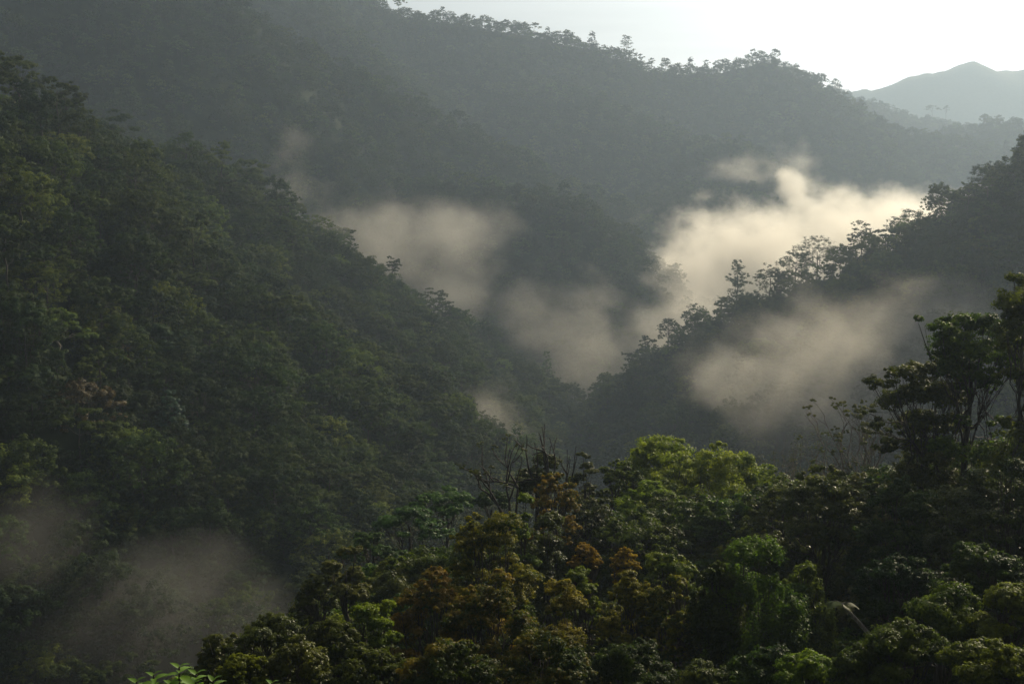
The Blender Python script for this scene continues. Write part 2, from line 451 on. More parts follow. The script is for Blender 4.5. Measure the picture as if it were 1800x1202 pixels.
def skeleton(rng, g, H, cb, clumps, r0, sides=6, lean=(0, 0), n_main=4, wig=1.0):
    """trunk, main limbs and a bough to every clump"""
    cen = np.array([c for c, r in clumps])
    mid = cen.mean(0)
    top = np.array([mid[0] * .5 + lean[0], mid[1] * .5 + lean[1], cb + (H - cb) * .35])
    kk = 9
    top[2] = min(top[2] + (H - cb) * .2, H * .85)
    tr = bez(np.zeros(3), np.array([lean[0] * .2, lean[1] * .2, top[2] * .55]), top, kk)
    tr[1:-1, :2] += rng.normal(size=(kk - 2, 2)) * r0 * .5 * wig
    tr[0, 2] -= 1.0
    rt = r0 * np.linspace(1.25, .5, kk); rt[0] *= 1.3
    g.add(*tube(tr, rt, sides + 2))
    ang_ = np.arctan2(cen[:, 1] - top[1], cen[:, 0] - top[0])
    order = np.argsort(ang_)
    for grp in np.array_split(order, min(n_main, len(order))):
        if not len(grp): continue
        gc = cen[grp].mean(0)
        zf = rng.uniform(.62, .98); st = tr[int(zf * (kk - 1))]
        en = st + (gc - st) * .62
        lm = bez(st, np.array([st[0] + (en[0] - st[0]) * .55, st[1] + (en[1] - st[1]) * .55, st[2] + (en[2] - st[2]) * .25]), en, 7)
        lm[1:-1] += rng.normal(size=(5, 3)) * r0 * .35 * wig
        g.add(*tube(lm, r0 * np.linspace(.42, .2, 7), sides))
        for ci in grp:
            s = lm[rng.integers(3, 7)]
            e = cen[ci]
            bb = bez(s, (s + e) / 2 - np.array([0, 0, .12 * np.linalg.norm(e - s)]), e, 6)
            bb[1:-1] += rng.normal(size=(4, 3)) * r0 * .3 * wig
            g.add(*tube(bb, r0 * np.linspace(.17, .05, 6), max(3, sides - 2)))
            for q in range(2 if sides > 4 else 0):
                e2 = e + rng.normal(size=3) * clumps[ci][1] * .6
                g.add(*tube(bez(bb[3], (bb[3] + e2) / 2, e2, 4), r0 * np.linspace(.12, .04, 4), 3))
    return tr

def tree_arrays(rng, style, H, W, cb, nleaf, size, r0=.22, sides=5, tip=.5, clumps=None, lean=(0, 0), hang=0, n_main=4):
    cl = clumps or crown_clumps(rng, style, H, W, cb)
    gw, gl = Geo(), Geo()
    skeleton(rng, gw, H, cb, cl, r0, sides, lean, n_main)
    vol = np.array([r[0] * r[1] + r[0] * r[2] for c, r in cl]); vol = vol / vol.sum()
    for (c, r), w in zip(cl, vol):
        clump_leaves(rng, gl, c, r, max(12, int(nleaf * w)), size, tip, hang=hang)
    return gw.arr(), gl.arr()

def one_mesh(name, wa, la, leafm, barkm):
    (v1, f1, t1), (v2, f2, t2) = wa, la
    return mesh_np(name, np.concatenate([v1, v2]), np.concatenate([f1, f2 + len(v1)]), [barkm, leafm],
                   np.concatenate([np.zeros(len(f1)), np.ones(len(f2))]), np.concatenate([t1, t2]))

# ------------------------------------------------------------------ forest trees of the slopes (two levels of detail)
STYLES = ['dome', 'dome', 'umbrella', 'dome', 'open', 'dome', 'column', 'dome', 'dome', 'bush', 'dome', 'dome']
WORDS = {'dome': 'domed', 'umbrella': 'flat-topped', 'tiered': 'tiered', 'open': 'open-crowned', 'column': 'narrow', 'bush': 'low rounded'}
rg = np.random.default_rng(7)
MIDS, FARS = [], []
keys = ['mid', 'dark', 'mid', 'dark', 'mid', 'mid', 'dark', 'mid', 'mid', 'dark', 'light', 'dark']
for i, (st, ky) in enumerate(zip(STYLES, keys)):
    H = {'dome': 14, 'umbrella': 16, 'tiered': 18, 'open': 17, 'column': 15, 'bush': 9}[st] * rg.uniform(.88, 1.15)
    W = {'dome': 12.5, 'umbrella': 13, 'tiered': 9, 'open': 12, 'column': 9, 'bush': 11}[st] * rg.uniform(.8, 1.25)
    cb = H * {'dome': .14, 'umbrella': .45, 'tiered': .25, 'open': .4, 'column': .1, 'bush': .05}[st]
    wa, la = tree_arrays(rg, st, H, W, cb, 9000 if st != 'open' else 4500, .38, .16, 4)
    MIDS.append((one_mesh("forest_tree_near", wa, la, FM[ky], M['bark']), st, ky, H, W))
    wa, la = tree_arrays(rg, st, H, W, cb, 1500, .85, .12, 3)
    FARS.append((one_mesh("forest_tree_far", wa, la, FM['mid' if ky == 'light' else 'dark' if i % 3 == 0 else ky], M['bark']), st, ky, H, W))
print("variants", round(time.time() - T0, 1))

def lib(name, items):
    c = bpy.data.collections.new(name)          # not linked to the scene: only read by the stuff objects
    for k, it in enumerate(items):
        o = bpy.data.objects.new("%s_%02d" % (name, k), it[0]); c.objects.link(o)
    return c
LIB_N, LIB_F = lib("near_forest_trees", MIDS), lib("far_forest_trees", FARS)

def forest(name, pts, idx, sc, rot, coll, label):
    """one stuff object: copies of the forest trees standing at the given points"""
    me = bpy.data.meshes.new(name)
    me.vertices.add(len(pts)); me.vertices.foreach_set("co", np.asarray(pts, np.float32).ravel())
    for nm, dt, arr in (("ti", 'INT', idx.astype(np.int32)), ("ts", 'FLOAT', sc.astype(np.float32)), ("tr", 'FLOAT', rot.astype(np.float32))):
        a = me.attributes.new(nm, dt, 'POINT'); a.data.foreach_set("value", arr)
    o = link(name, me)
    ng = bpy.data.node_groups.new(name, 'GeometryNodeTree')
    ng.interface.new_socket("Geometry", in_out='INPUT', socket_type='NodeSocketGeometry')
    ng.interface.new_socket("Geometry", in_out='OUTPUT', socket_type='NodeSocketGeometry')
    n, l = ng.nodes, ng.links
    gi, go = n.new("NodeGroupInput"), n.new("NodeGroupOutput")
    ci = n.new("GeometryNodeCollectionInfo"); ci.inputs["Collection"].default_value = coll
    ci.inputs["Separate Children"].default_value = True; ci.inputs["Reset Children"].default_value = True
    iop = n.new("GeometryNodeInstanceOnPoints"); iop.inputs["Pick Instance"].default_value = True
    def attr(nm, dt):
        q = n.new("GeometryNodeInputNamedAttribute"); q.data_type = dt; q.inputs["Name"].default_value = nm
        return [s for s in q.outputs if s.enabled and s.name == "Attribute"][0]
    cx = n.new("ShaderNodeCombineXYZ")
    l.new(attr("tr", 'FLOAT'), cx.inputs["Z"])
    e2r = n.new("FunctionNodeEulerToRotation"); l.new(cx.outputs[0], e2r.inputs[0])
    l.new(gi.outputs[0], iop.inputs["Points"]); l.new(ci.outputs[0], iop.inputs["Instance"])
    l.new(attr("ti", 'INT'), iop.inputs["Instance Index"]); l.new(e2r.outputs[0], iop.inputs["Rotation"])
    l.new(attr("ts", 'FLOAT'), iop.inputs["Scale"]); l.new(iop.outputs[0], go.inputs[0])
    md = o.modifiers.new("trees", 'NODES'); md.node_group = ng
    tag(o, label, "forest", kind="stuff")
    return o

def scatter(y0, y1, sp, amax):
    """jittered points in the wedge in front of the camera"""
    xs = y1 * math.tan(amax)
    X, Y = np.meshgrid(np.arange(-xs, xs, sp), np.arange(y0, y1, sp * .92))
    X = X + rg.uniform(-.42, .42, X.shape) * sp; Y = Y + rg.uniform(-.42, .42, Y.shape) * sp
    X, Y = X.ravel(), Y.ravel()
    k = np.abs(X) < (Y * math.tan(amax) + 25)
    return X[k], Y[k]

def visible(x, y, z, margin=9.0, steps=60):
    """is the point above the wooded ground on its way to the camera"""
    ok = np.ones(len(x), bool)
    for t in np.linspace(.2, .975, steps):
        ok &= (z * t > terrain(x * t, y * t) + margin * (t < .95) * 1.0 - 2)
    return ok

allx, ally, sps = [], [], []
for (a, b, sp, am) in ((125, 700, 7.0, R(30)), (700, 1250, 9.2, R(29)), (1250, 2300, 9.8, R(28))):
    x, y = scatter(a, b, sp, am)
    allx.append(x); ally.append(y); sps.append(np.full(len(x), sp))
X, Y, SPC = np.concatenate(allx), np.concatenate(ally), np.concatenate(sps)
Z, ID = terrain(X, Y, True)
keep = (Z > -171) & ~np.isin(ID, [GROUP_I['home_slope'], GROUP_I['home_shoulder']])
# leave out what no nearby viewpoint could see: trees deep behind the ridges in front of them
vis = visible(X, Y, Z + 26, 6.0, 50)
keep &= vis
X, Y, Z, ID, SPC = X[keep], Y[keep], Z[keep], ID[keep], SPC[keep]
N = len(X)
VAR = rg.integers(0, len(STYLES), N)
SC = np.clip(rg.normal(.86, .25, N), .42, 1.55)
# lower storey under and between the crowns
ux, uy = [], []
for (a, b, sp) in ((125, 700, 5.2), (700, 1250, 7.5), (1250, 2250, 7.5)):
    x, y = scatter(a, b, sp, R(29)); ux.append(x); uy.append(y)
ux, uy = np.concatenate(ux), np.concatenate(uy)
uz, ui = terrain(ux, uy, True)
ku = (uz > -171) & ~np.isin(ui, [GROUP_I['home_slope'], GROUP_I['home_shoulder']]) & visible(ux, uy, uz + 18, 5.0, 40)
ux, uy, uz, ui = ux[ku], uy[ku], uz[ku], ui[ku]
X, Y, Z, ID, SPC = [np.concatenate(q) for q in ((X, ux), (Y, uy), (Z, uz), (ID, ui), (SPC, np.full(len(ux), 5.0)))]
N = len(X)
VAR = np.concatenate([VAR, rg.choice([1, 3, 6, 9, 9], len(ux))]); SC = np.concatenate([SC, rg.uniform(.42, .68, len(ux))])
SC *= 1 + .18 * (rg.random(N) > .94)
ROT = rg.uniform(0, 2 * math.pi, N)
print("forest trees", N, round(time.time() - T0, 1))
def hit(u, v):
    """first point of the ground along the ray through pixel u, v"""
    Ys = np.concatenate([np.arange(130, 800, 2.0), np.arange(800, 2600, 6.0)])
    pts = np.array([P(u, v, y) for y in Ys])
    h = terrain(pts[:, 0], pts[:, 1])
    k = np.argmax(pts[:, 2] < h)
    return pts[k]

def built_tree(name, label, base, style, H, W, cbf, leafm, barkm, nleaf, size, r0, seed, cat="tree", group=None, tip=.5, clumps=None, lean=(0, 0), hang=0, n_main=4, sides=5):
    rng = np.random.default_rng(seed)
    wa, la = tree_arrays(rng, style, H, W, H * cbf, nleaf, size, r0, sides, tip, clumps, lean, hang, n_main)
    root = link(name, None, loc=base)
    link("trunk", mesh_np("trunk", wa[0], wa[1], [barkm], smooth=True), root)
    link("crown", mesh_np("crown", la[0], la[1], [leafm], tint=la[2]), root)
    tag(root, label, cat, group)
    return root

# trees that can be told apart on the slopes: u, v of the crown's top, crown width px, tree height px, depth (None: stands on the face where its foot meets the ground)
G1, G2, G3 = "emergent trees on the near slope", "crest trees on the right-hand ridge", "treetops on the far ridges"
LM = [
 (28, 86, 78, 110, 322, 'dome', 'mid', "round tree topping the near slope's crest at the frame's edge", G1),
 (112, 152, 92, 95, 345, 'open', 'mid', "open-crowned tree with bare forking limbs high on the near crest", G1),
 (62, 190, 100, 90, 335, 'dome', 'dark', "broad dark dome just under the open-crowned tree of the upper crest", G1),
 (210, 188, 84, 105, 440, 'umbrella', 'mid', "hazy layered tree standing tallest on the spur behind the near crest", G1),
 (325, 226, 70, 80, 452, 'dome', 'mid', "hazy domed tree on the spur, uphill of the tall crest tree", G1),
 (388, 252, 78, 95, 446, 'open', 'light', "tall tree with rounded tufts and visible limbs rising above the near crest", G1),
 (240, 262, 60, 70, 395, 'dome', 'dark', "small dark tree on the crest against the pale spur", G1),
 (620, 405, 52, 85, 527, 'tiered', 'dark', "conical tiered tree on the crest where the pale mist begins", G1),
 (689, 445, 44, 62, 548, 'open', 'dark', "thin crooked tree with two flat tufts standing clear above the crest", G1),
 (762, 504, 74, 62, 562, 'umbrella', 'mid', "wide flat-topped tree at the edge of the lower crest", G1),
 (797, 534, 52, 56, 576, 'dome', 'dark', "dark dome below the wide flat-topped crest tree", G1),
 (852, 556, 66, 60, 590, 'dome', 'dark', "broad dark brownish dome on the lower crest beside the valley mist", G1),
 (962, 616, 46, 62, 610, 'tiered', 'mid', "layered conical tree standing out low on the crest before the mist", G1),
 (1004, 670, 36, 46, 620, 'dome', 'dark', "last small dark dome at the foot of the near crest", G1),
 (560, 372, 66, 75, 508, 'dome', 'light', "sunlit domed tree on the crest left of the tiered conical one", G1),
 (100, 532, 120, 130, None, 'umbrella', 'light', "pale layered tree with three shelves of foliage high on the shaded slope", G1),
 (394, 452, 56, 80, None, 'dome', 'light', "small bright yellow-green dome midway up the near slope", G1),
 (468, 553, 46, 95, None, 'umbrella', 'mid', "small umbrella crown standing on a long pale bare trunk", G1),
 (298, 686, 96, 125, None, 'tiered', 'blue', "blue-green tree with stacked layers in the middle of the shaded slope", G1),
 (142, 668, 150, 120, None, 'dome', 'rusty', "wide rust-brown crown among dark green ones", G1),
 (150, 632, 66, 80, None, 'dome', 'light', "yellowish tree just above the wide rust-brown crown", G1),
 (222, 602, 40, 70, None, 'open', 'golden', "small golden-tipped tree to the upper right of the rust-brown crown", G1),
 (652, 642, 92, 95, None, 'dome', 'light', "bright domed tree on the lower middle of the near slope", G1),
 (722, 722, 90, 95, None, 'open', 'light', "light yellow-green tree above the foreground's flat-topped pair", G1),
 (506, 735, 84, 95, None, 'dome', 'mid', "full dome at the foot of the slope over the faint mist", G1),
 (450, 770, 72, 90, None, 'dome', 'mid', "rounded green tree leaning below the full dome near the slope's foot", G1),
 (85, 975, 120, 130, None, 'open', 'light', "pale speckled tree low on the slope beside the brownish mist", G1),
 (605, 570, 60, 70, None, 'dome', 'light', "small sunlit crown halfway down from the tiered crest tree", G1),
 (585, 500, 70, 70, None, 'dome', 'mid', "rounded crown directly under the tiered crest tree", G1),
 (690, 840, 74, 80, None, 'dome', 'mid', "dim rounded tree at the slope's foot above the foreground canopy", G1),
 (1297, 456, 50, 80, 550, 'column', 'dark', "tall slender tree glowing against the bright mist on the ridge crest", G2),
 (1355, 461, 70, 70, 540, 'dome', 'dark', "hazy feathered dome uphill of the tall slender ridge tree", G2),
 (1440, 406, 104, 85, 522, 'dome', 'dark', "wide-spreading ridge tree with gaps of white mist through its crown", G2),
 (1400, 432, 70, 70, 530, 'dome', 'dark', "dark dome leaning against the wide-spreading ridge tree", G2),
 (1516, 383, 50, 70, 506, 'dome', 'dark', "small feathery tree alone against the brightest mist", G2),
 (1600, 362, 92, 85, 492, 'dome', 'dark', "tall broken-topped tree at the mist's upper edge on the ridge", G2),
 (1556, 394, 56, 55, 498, 'umbrella', 'dark', "low flat tree between the feathery one and the broken-topped one", G2),
 (1222, 531, 52, 52, 575, 'dome', 'dark', "rounded tree just downhill of the tall slender ridge tree", G2),
 (1176, 556, 46, 46, 588, 'dome', 'dark', "second rounded tree downhill on the misty ridge crest", G2),
 (1138, 588, 42, 42, 600, 'umbrella', 'dark', "faint flat crown where the ridge crest sinks into mist", G2),
 (1748, 274, 90, 85, 463, 'dome', 'dark', "large dark dome high on the right-hand ridge", G2),
 (1700, 322, 66, 60, 470, 'dome', 'dark', "ragged tree stepping down from the large ridge dome", G2),
 (1101, 58, 22, 48, 1450, 'dome', 'dark', "tiny lone tree poking above the skyline ridge", G3),
 (1468, 138, 26, 28, 1500, 'dome', 'dark', "leaning tree on the right shoulder of the skyline summit", G3),
 (1640, 182, 30, 20, 2090, 'umbrella', 'dark', "flat-topped tree silhouetted in front of the blue mountain", G3),
 (1664, 185, 12, 16, 2095, 'umbrella', 'dark', "smallest flat-topped tree silhouetted in front of the blue mountain", G3),
 (1323, 316, 17, 24, 1060, 'dome', 'dark', "lone round tree standing on the small wooded knoll", G3),
]
FM['blue'] = leaf_mat("forest_blue_green", (.025, .060, .034), (.060, .130, .060), .35, .6, .1, .01, .3)
FM['rusty'] = leaf_mat("forest_rust", (.050, .040, .015), (.150, .095, .025), .35, .6, .1, .01, .3)
FM['golden'] = leaf_mat("forest_golden", (.060, .065, .018), (.330, .220, .050), .35, .6, .1, .01, .3)
landmark_xy = []
for q, (u, v, w, h, Yd, st, ky, lab, gp) in enumerate(LM):
    if Yd is None:
        b = hit(u, v + h * .82); Yd = b[1]
        top = P(u, v, Yd)
    else:
        top = P(u, v, Yd)
    x, y = top[0], top[1]
    zb = float(terrain(x, y))
    H = max(9.0 if Yd < 1000 else 7, top[2] - zb); W = w * Yd / FPX
    hc = min(.92 * H, h * (.95 if st in ('dome', 'tiered') else .75) * Yd / FPX)
    cbf = max(.12, 1 - hc / H)
    built_tree("forest_tree", lab, (x, y, top[2] - H), st, H, W, cbf, FM[ky], M['pale_bark'] if 'pale' in lab else M['bark'],
               int(np.clip(9000 * (500 / Yd), 1200, 14000)), .38 if Yd < 700 else .8, .32, 500 + q, group=gp, sides=4, tip=.55)
    landmark_xy.append((u, v + h * .3, lab, w, gp))

# keep the scattered forest clear of them
LX = np.array([o.location[:2] for o in COL.objects if o.name.startswith("forest_tree") and o.parent is None and "label" in o])
dm = np.min(np.hypot(X[:, None] - LX[None, :, 0], Y[:, None] - LX[None, :, 1]), 1)
kp = dm > 4.0
X, Y, Z, ID, SPC, VAR, SC, ROT = X[kp], Y[kp], Z[kp], ID[kp], SPC[kp], VAR[kp], SC[kp], ROT[kp]
N = len(X)
# individual trees: the ones on the near slope, spur and right ridge that show largest
hh = np.array([MIDS[v][3] for v in VAR]) * SC
ww = np.array([MIDS[v][4] for v in VAR]) * SC
U, VV = project(np.stack([X, Y, Z + hh * .8], 1))
infr = (U > 5) & (U < 1795) & (VV > 5) & (VV < 1195)
fore = np.interp(U, [0, 330, 420, 520, 620, 740, 860, 950, 1130, 1350, 1480, 1560, 1640, 1730, 1800], [1230, 1195, 1090, 1010, 960, 870, 800, 790, 765, 790, 720, 650, 600, 520, 480])
cand = infr & (SPC > 5.5) & (VV < fore - 8) & np.isin(ID, [GROUP_I['near_slope'], GROUP_I['back_spur'], GROUP_I['right_ridge']]) & visible(X, Y, Z + hh * .85, 11.0, 60)
ci = np.where(cand)[0]
ci = ci[np.argsort(-(ww[ci] * hh[ci] / Y[ci] ** 2))][:190]
single = np.zeros(N, bool); single[ci] = True
SLOPE_SINGLES = ci

fn = {'near_slope': "dark dense rainforest covering the steep near slope below its scattered emergent trees",
      'back_spur': "hazy wooded spur showing just behind the near slope's crest",
      'right_ridge': "shaded rainforest covering the ridge that rises behind the drifting mist on the right-hand side",
      'middle_ridge': "grey-green rainforest on the long middle ridge with faintly sunlit crown tops",
      'middle_spur': "wooded spur standing out from the middle ridge above the valley mist",
      'wooded_knoll': "small rounded wooded knoll above the bright bank of mist",
      'far_ridge': "dark wooded skyline ridge of jagged treetops against the white sky",
      'far_spur': "faint wooded spur running down from the skyline ridge into haze",
      'distant_ridge': "pale wooded ridge between the skyline summit and the blue mountain",
      'dark_distant_ridge': "low darker wooded ridge line below the blue mountain"}
for nm, lab in fn.items():
    k = (ID == GROUP_I[nm]) & ~single
    if k.sum():
        near = nm in ('near_slope', 'back_spur', 'right_ridge')
        forest({'near_slope': 'slope_forest', 'back_spur': 'spur_forest', 'right_ridge': 'ridge_forest', 'middle_ridge': 'middle_ridge_forest',
                'middle_spur': 'valley_spur_forest', 'wooded_knoll': 'knoll_forest', 'far_ridge': 'skyline_forest', 'far_spur': 'hazy_spur_forest',
                'distant_ridge': 'distant_ridge_forest', 'dark_distant_ridge': 'low_ridge_forest'}[nm],
               np.stack([X, Y, Z - .5], 1)[k], VAR[k], SC[k], ROT[k], LIB_N if near else LIB_F, lab)
k = (ID == 99) & ~single
if k.sum():
    forest("valley_forest", np.stack([X, Y, Z - .5], 1)[k], VAR[k], SC[k], ROT[k], LIB_N, "dim rainforest along the valley floor under the mist")

# labels that single each of them out: colour and form, then its place round the nearest landmark tree
SHORT = {0: "the round tree at the top of the crest"}
def short(lab):
    w = lab.split()
    stop = [i for i, q in enumerate(w) if q in ('topping', 'high', 'just', 'standing', 'on', 'rising', 'against', 'at', 'below', 'low', 'with', 'midway', 'in', 'among', 'to', 'halfway', 'directly', 'leaning', 'glowing', 'uphill', 'alone', 'between', 'where', 'beside', 'above', 'stepping', 'poking', 'silhouetted')]
    return w
COLW = {'mid': "mid-green", 'dark': "dark green", 'light': "light green", 'brown': "brownish"}
NAMES = ["round crest-end tree", "bare-limbed crest tree", "broad dark crest dome", "tall layered spur tree", "hazy domed spur tree", "tall tufted crest tree",
         "small dark crest tree", "tiered conical crest tree", "thin crooked crest tree", "wide flat-topped crest tree", "dark lower crest dome", "brownish crest dome",
         "low conical crest tree", "last small crest dome", "sunlit crest dome", "pale three-shelved tree", "small yellow-green dome", "long pale-trunked tree", "blue-green layered tree",
         "wide rust-brown crown", "yellowish tree", "small golden-tipped tree", "bright lower dome", "yellow-green foot tree", "full foot dome", "rounded leaning foot tree",
         "pale speckled tree", "small sunlit crown", "rounded crown below crest", "dim foot tree", "slender ridge tree", "feathered ridge dome", "wide-spreading ridge tree",
         "dark leaning ridge dome", "feathery ridge tree", "broken-topped ridge tree", "low flat ridge tree", "rounded ridge tree", "second rounded ridge tree", "faint flat ridge crown",
         "large ridge dome", "ragged ridge tree"]
ORD = ["nearest", "second nearest", "third nearest", "fourth nearest", "fifth nearest", "sixth nearest", "seventh nearest", "eighth nearest", "ninth nearest", "tenth nearest", "eleventh nearest", "twelfth nearest"]
DIRS = ["right of", "above right of", "above", "above left of", "left of", "below left of", "below", "below right of"]
LU = np.array([(a[0], a[1]) for a in landmark_xy[:42]], float)
buckets = {}
for i in SLOPE_SINGLES:
    d = np.hypot(LU[:, 0] - U[i], LU[:, 1] - VV[i]); kx = int(np.argmin(d))
    an = math.atan2(LU[kx, 1] - VV[i], U[i] - LU[kx, 0]); oc = int(round(an / (math.pi / 4))) % 8
    key = (kx, oc)
    buckets.setdefault(key, []).append((d[kx], i))
for (kx, oc), lst in buckets.items():
    for r_, (_, i) in enumerate(sorted(lst)):
        o = link("forest_tree", MIDS[VAR[i]][0], loc=(X[i], Y[i], Z[i] - .5))
        o.scale = (SC[i],) * 3; o.rotation_euler = (0, 0, ROT[i])
        lab = "%s %s tree, %s %s the %s" % (COLW[MIDS[VAR[i]][2]], WORDS[MIDS[VAR[i]][1]], ORD[min(r_, 11)], DIRS[oc], NAMES[kx])
        tag(o, lab, "tree", G2 if kx >= 30 else G1)
print("forests", round(time.time() - T0, 1))

# ------------------------------------------------------------------ foreground trees
GF = "trees of the foreground canopy"
fg_seed = [900]
def fg(name, label, u, v, w, hc, Yd, style, mat, nleaf=14000, size=.2, r0=.2, bark='bark', tip=.5, px=None, lean=(0, 0), hang=0, n_main=4, cat="tree", group=GF, foot=None):
    """foreground tree: crown top at pixel u, v; crown width and height in px; depth Yd"""
    fg_seed[0] += 1
    rng = np.random.default_rng(fg_seed[0])
    top = P(u, v, Yd)
    bx = foot if foot is not None else u
    bp_ = P(bx, v, Yd)
    x, y = bp_[0], bp_[1]
    zb = float(terrain(x, y)) - .1
    H = max(2.0, top[2] - zb); q = Yd / FPX
    if not px and style in ('dome', 'column', 'draped', 'bush'): w, hc, nleaf = w * 1.15, hc * 1.45, int(nleaf * 1.35)
    W = w * q; cbf = max(.04, 1 - min(hc * q, H * .97) / H)
    cl = None
    if px:
        cl = []
        for (a, b, r) in px:
            for rep in range(3):
                dy = rng.uniform(-.32, .32) * W
                c = P(a + rng.normal() * (4 if rep == 0 else 13), b + rng.normal() * (4 if rep == 0 else 12), Yd + dy) - np.array([x, y, zb]); rr = r * q * (1.12, .85, .65)[rep]
                cl.append((c, np.array([rr, rr, rr * .85])))
    return built_tree(name, label, (x, y, zb), style, H, W, cbf, M[mat], M[bark], nleaf, size, r0, fg_seed[0], cat, group, tip, cl, lean, hang, n_main, 6)

def grow(rng, g, p, d, L, r, lev, sides=5, up=.15, spread=.6):
    k = 5
    pts = [p]
    for i in range(k - 1):
        d = unit(d + rng.normal(size=3) * .16 + np.array([0, 0, up * .3]))
        pts.append(pts[-1] + d * L / (k - 1))
    g.add(*tube(pts, np.linspace(r, r * .6, k), sides))
    if lev == 0: return [pts[-1]]
    ends = []
    for i in range(rng.integers(2, 4)):
        s = pts[-1] if i == 0 else pts[rng.integers(2, k)]
        nd = unit(d + rng.normal(size=3) * spread + np.array([0, 0, up]))
        ends += grow(rng, g, s, nd, L * rng.uniform(.6, .85), r * .58, lev - 1, max(3, sides - 1), up, spread)
    return ends

def bare_tree(label, u, v, Yd, levels=5, r0=.14, bark='bark', lean=(0, 0), spread=.6, leafy=0, lmat='olive', wfac=1.0, group=GF, name="bare_tree"):
    """a leafless or nearly leafless tree with forking boughs, its tip at pixel u, v"""
    fg_seed[0] += 1
    rng = np.random.default_rng(fg_seed[0])
    top = P(u, v, Yd); x, y = top[0], top[1]; zb = float(terrain(x, y)) - .1; H = top[2] - zb
    x -= lean[0]; y -= lean[1]
    g = Geo()
    ends = []
    L0 = H * .34
    base = np.array([0, 0, -.5])
    pth = [base, base + np.array([lean[0] * .1, lean[1] * .1, L0 * .5]), np.array([lean[0] * .25, lean[1] * .25, L0])]
    g.add(*tube(bez(*pth, 7), r0 * np.linspace(1.4, .9, 7), 7))
    d0 = unit(np.array([lean[0] * .8, lean[1] * .8, H * .8]))
    for i in range(3):
        ends += grow(rng, g, pth[2], unit(d0 + rng.normal(size=3) * spread * .5 + np.array([0, 0, .2])), H * .26, r0 * .7, levels - 1, 6, .25, spread)
    v_, f_, t_ = g.arr()
    mx_ = v_[:, 2].max(); v_ = v_ * np.array([wfac, wfac, H / mx_])
    root = link(name, None, loc=(x, y, zb))
    link("trunk", mesh_np("trunk", v_, f_, [M[bark]], smooth=True), root)
    if leafy:
        gl = Geo()
        E = np.array(ends) * np.array([wfac, wfac, H / mx_])
        for e in E[rng.random(len(E)) < .8]:
            clump_leaves(rng, gl, e, (.45, .45, .3), leafy, .16, .6, sub=4)
        a_ = gl.arr()
        link("crown", mesh_np("crown", a_[0], a_[1], [M[lmat]], tint=a_[2]), root)
    tag(root, label, "tree", group)
    return root

# the tall pair and their neighbour on the right
fg("tall_tree", "tallest dark tree, its crown reaching out of the frame at the right edge", 1800, 478, 200, 320, 73, 'open', 'mid', 42000, .19, .26, tip=.55, n_main=5, foot=1835,
   px=[(1786, 500, 24), (1815, 520, 36), (1772, 545, 30), (1805, 565, 38), (1762, 590, 28), (1795, 610, 34), (1840, 560, 45), (1850, 640, 50), (1815, 680, 32), (1780, 660, 22), (1840, 720, 40), (1790, 740, 24), (1785, 790, 40), (1830, 800, 50), (1760, 835, 40), (1815, 860, 50)])
fg("tall_tree", "spreading tree with a dark forked trunk and wide flat tufts above the mist", 1690, 556, 190, 260, 77, 'open', 'mid', 42000, .19, .24, tip=.65, n_main=5, foot=1712,
   px=[(1655, 578, 24), (1690, 575, 30), (1728, 578, 30), (1762, 590, 30), (1668, 610, 34), (1705, 620, 38), (1745, 625, 36), (1672, 650, 30), (1710, 665, 30), (1778, 640, 28), (1655, 630, 18), (1740, 680, 22), (1690, 690, 18), (1690, 800, 30), (1740, 800, 34), (1700, 850, 40), (1660, 790, 26), (1760, 750, 22)])
fg("ivy_clad_tree", "dense dark tree clad in climbers, left of the spreading forked tree", 1610, 636, 180, 250, 79, 'dome', 'dark', 50000, .19, .26, tip=.5, n_main=5, foot=1636,
   px=[(1552, 682, 22), (1580, 664, 24), (1612, 655, 26), (1645, 648, 26), (1675, 662, 26), (1570, 706, 26), (1605, 700, 34), (1645, 695, 36), (1682, 705, 30), (1595, 745, 26), (1635, 745, 34), (1672, 752, 28), (1548, 745, 18), (1615, 790, 30), (1650, 800, 34), (1560, 775, 22), (1600, 840, 36), (1660, 850, 36)])
for (u, v, lab) in ((1494, 706, "slender pale-stemmed tree, first of the feathery three in front of the mist"),
                    (1527, 694, "slender pale-stemmed tree, middle and tallest of the feathery three"),
                    (1556, 716, "slender pale-stemmed tree, last of the feathery three, beside the ivy-clad tree")):
    bare_tree(lab, u, v, 112, 4, .2, 'pale_bark', (rg.uniform(-.6, .6), 0), .5, 170, 'olive', 1.0, name="slender_tree")
bare_tree("grey leafless tree in a hollow between the bright crowns and the feathery trees", 1385, 768, 122, 6, .22, 'pale_bark', (0, 0), .5, 0, wfac=1.1)
bare_tree("second grey leafless tree, nearer to the feathery pale-stemmed trees", 1432, 770, 118, 6, .22, 'pale_bark', (.5, 0), .5, 3, wfac=1.1)
bare_tree("third leafless tree, half hidden behind the bright green crowns", 1345, 790, 120, 5, .22, 'pale_bark', (-.5, 0), .5, 6, wfac=1.0)
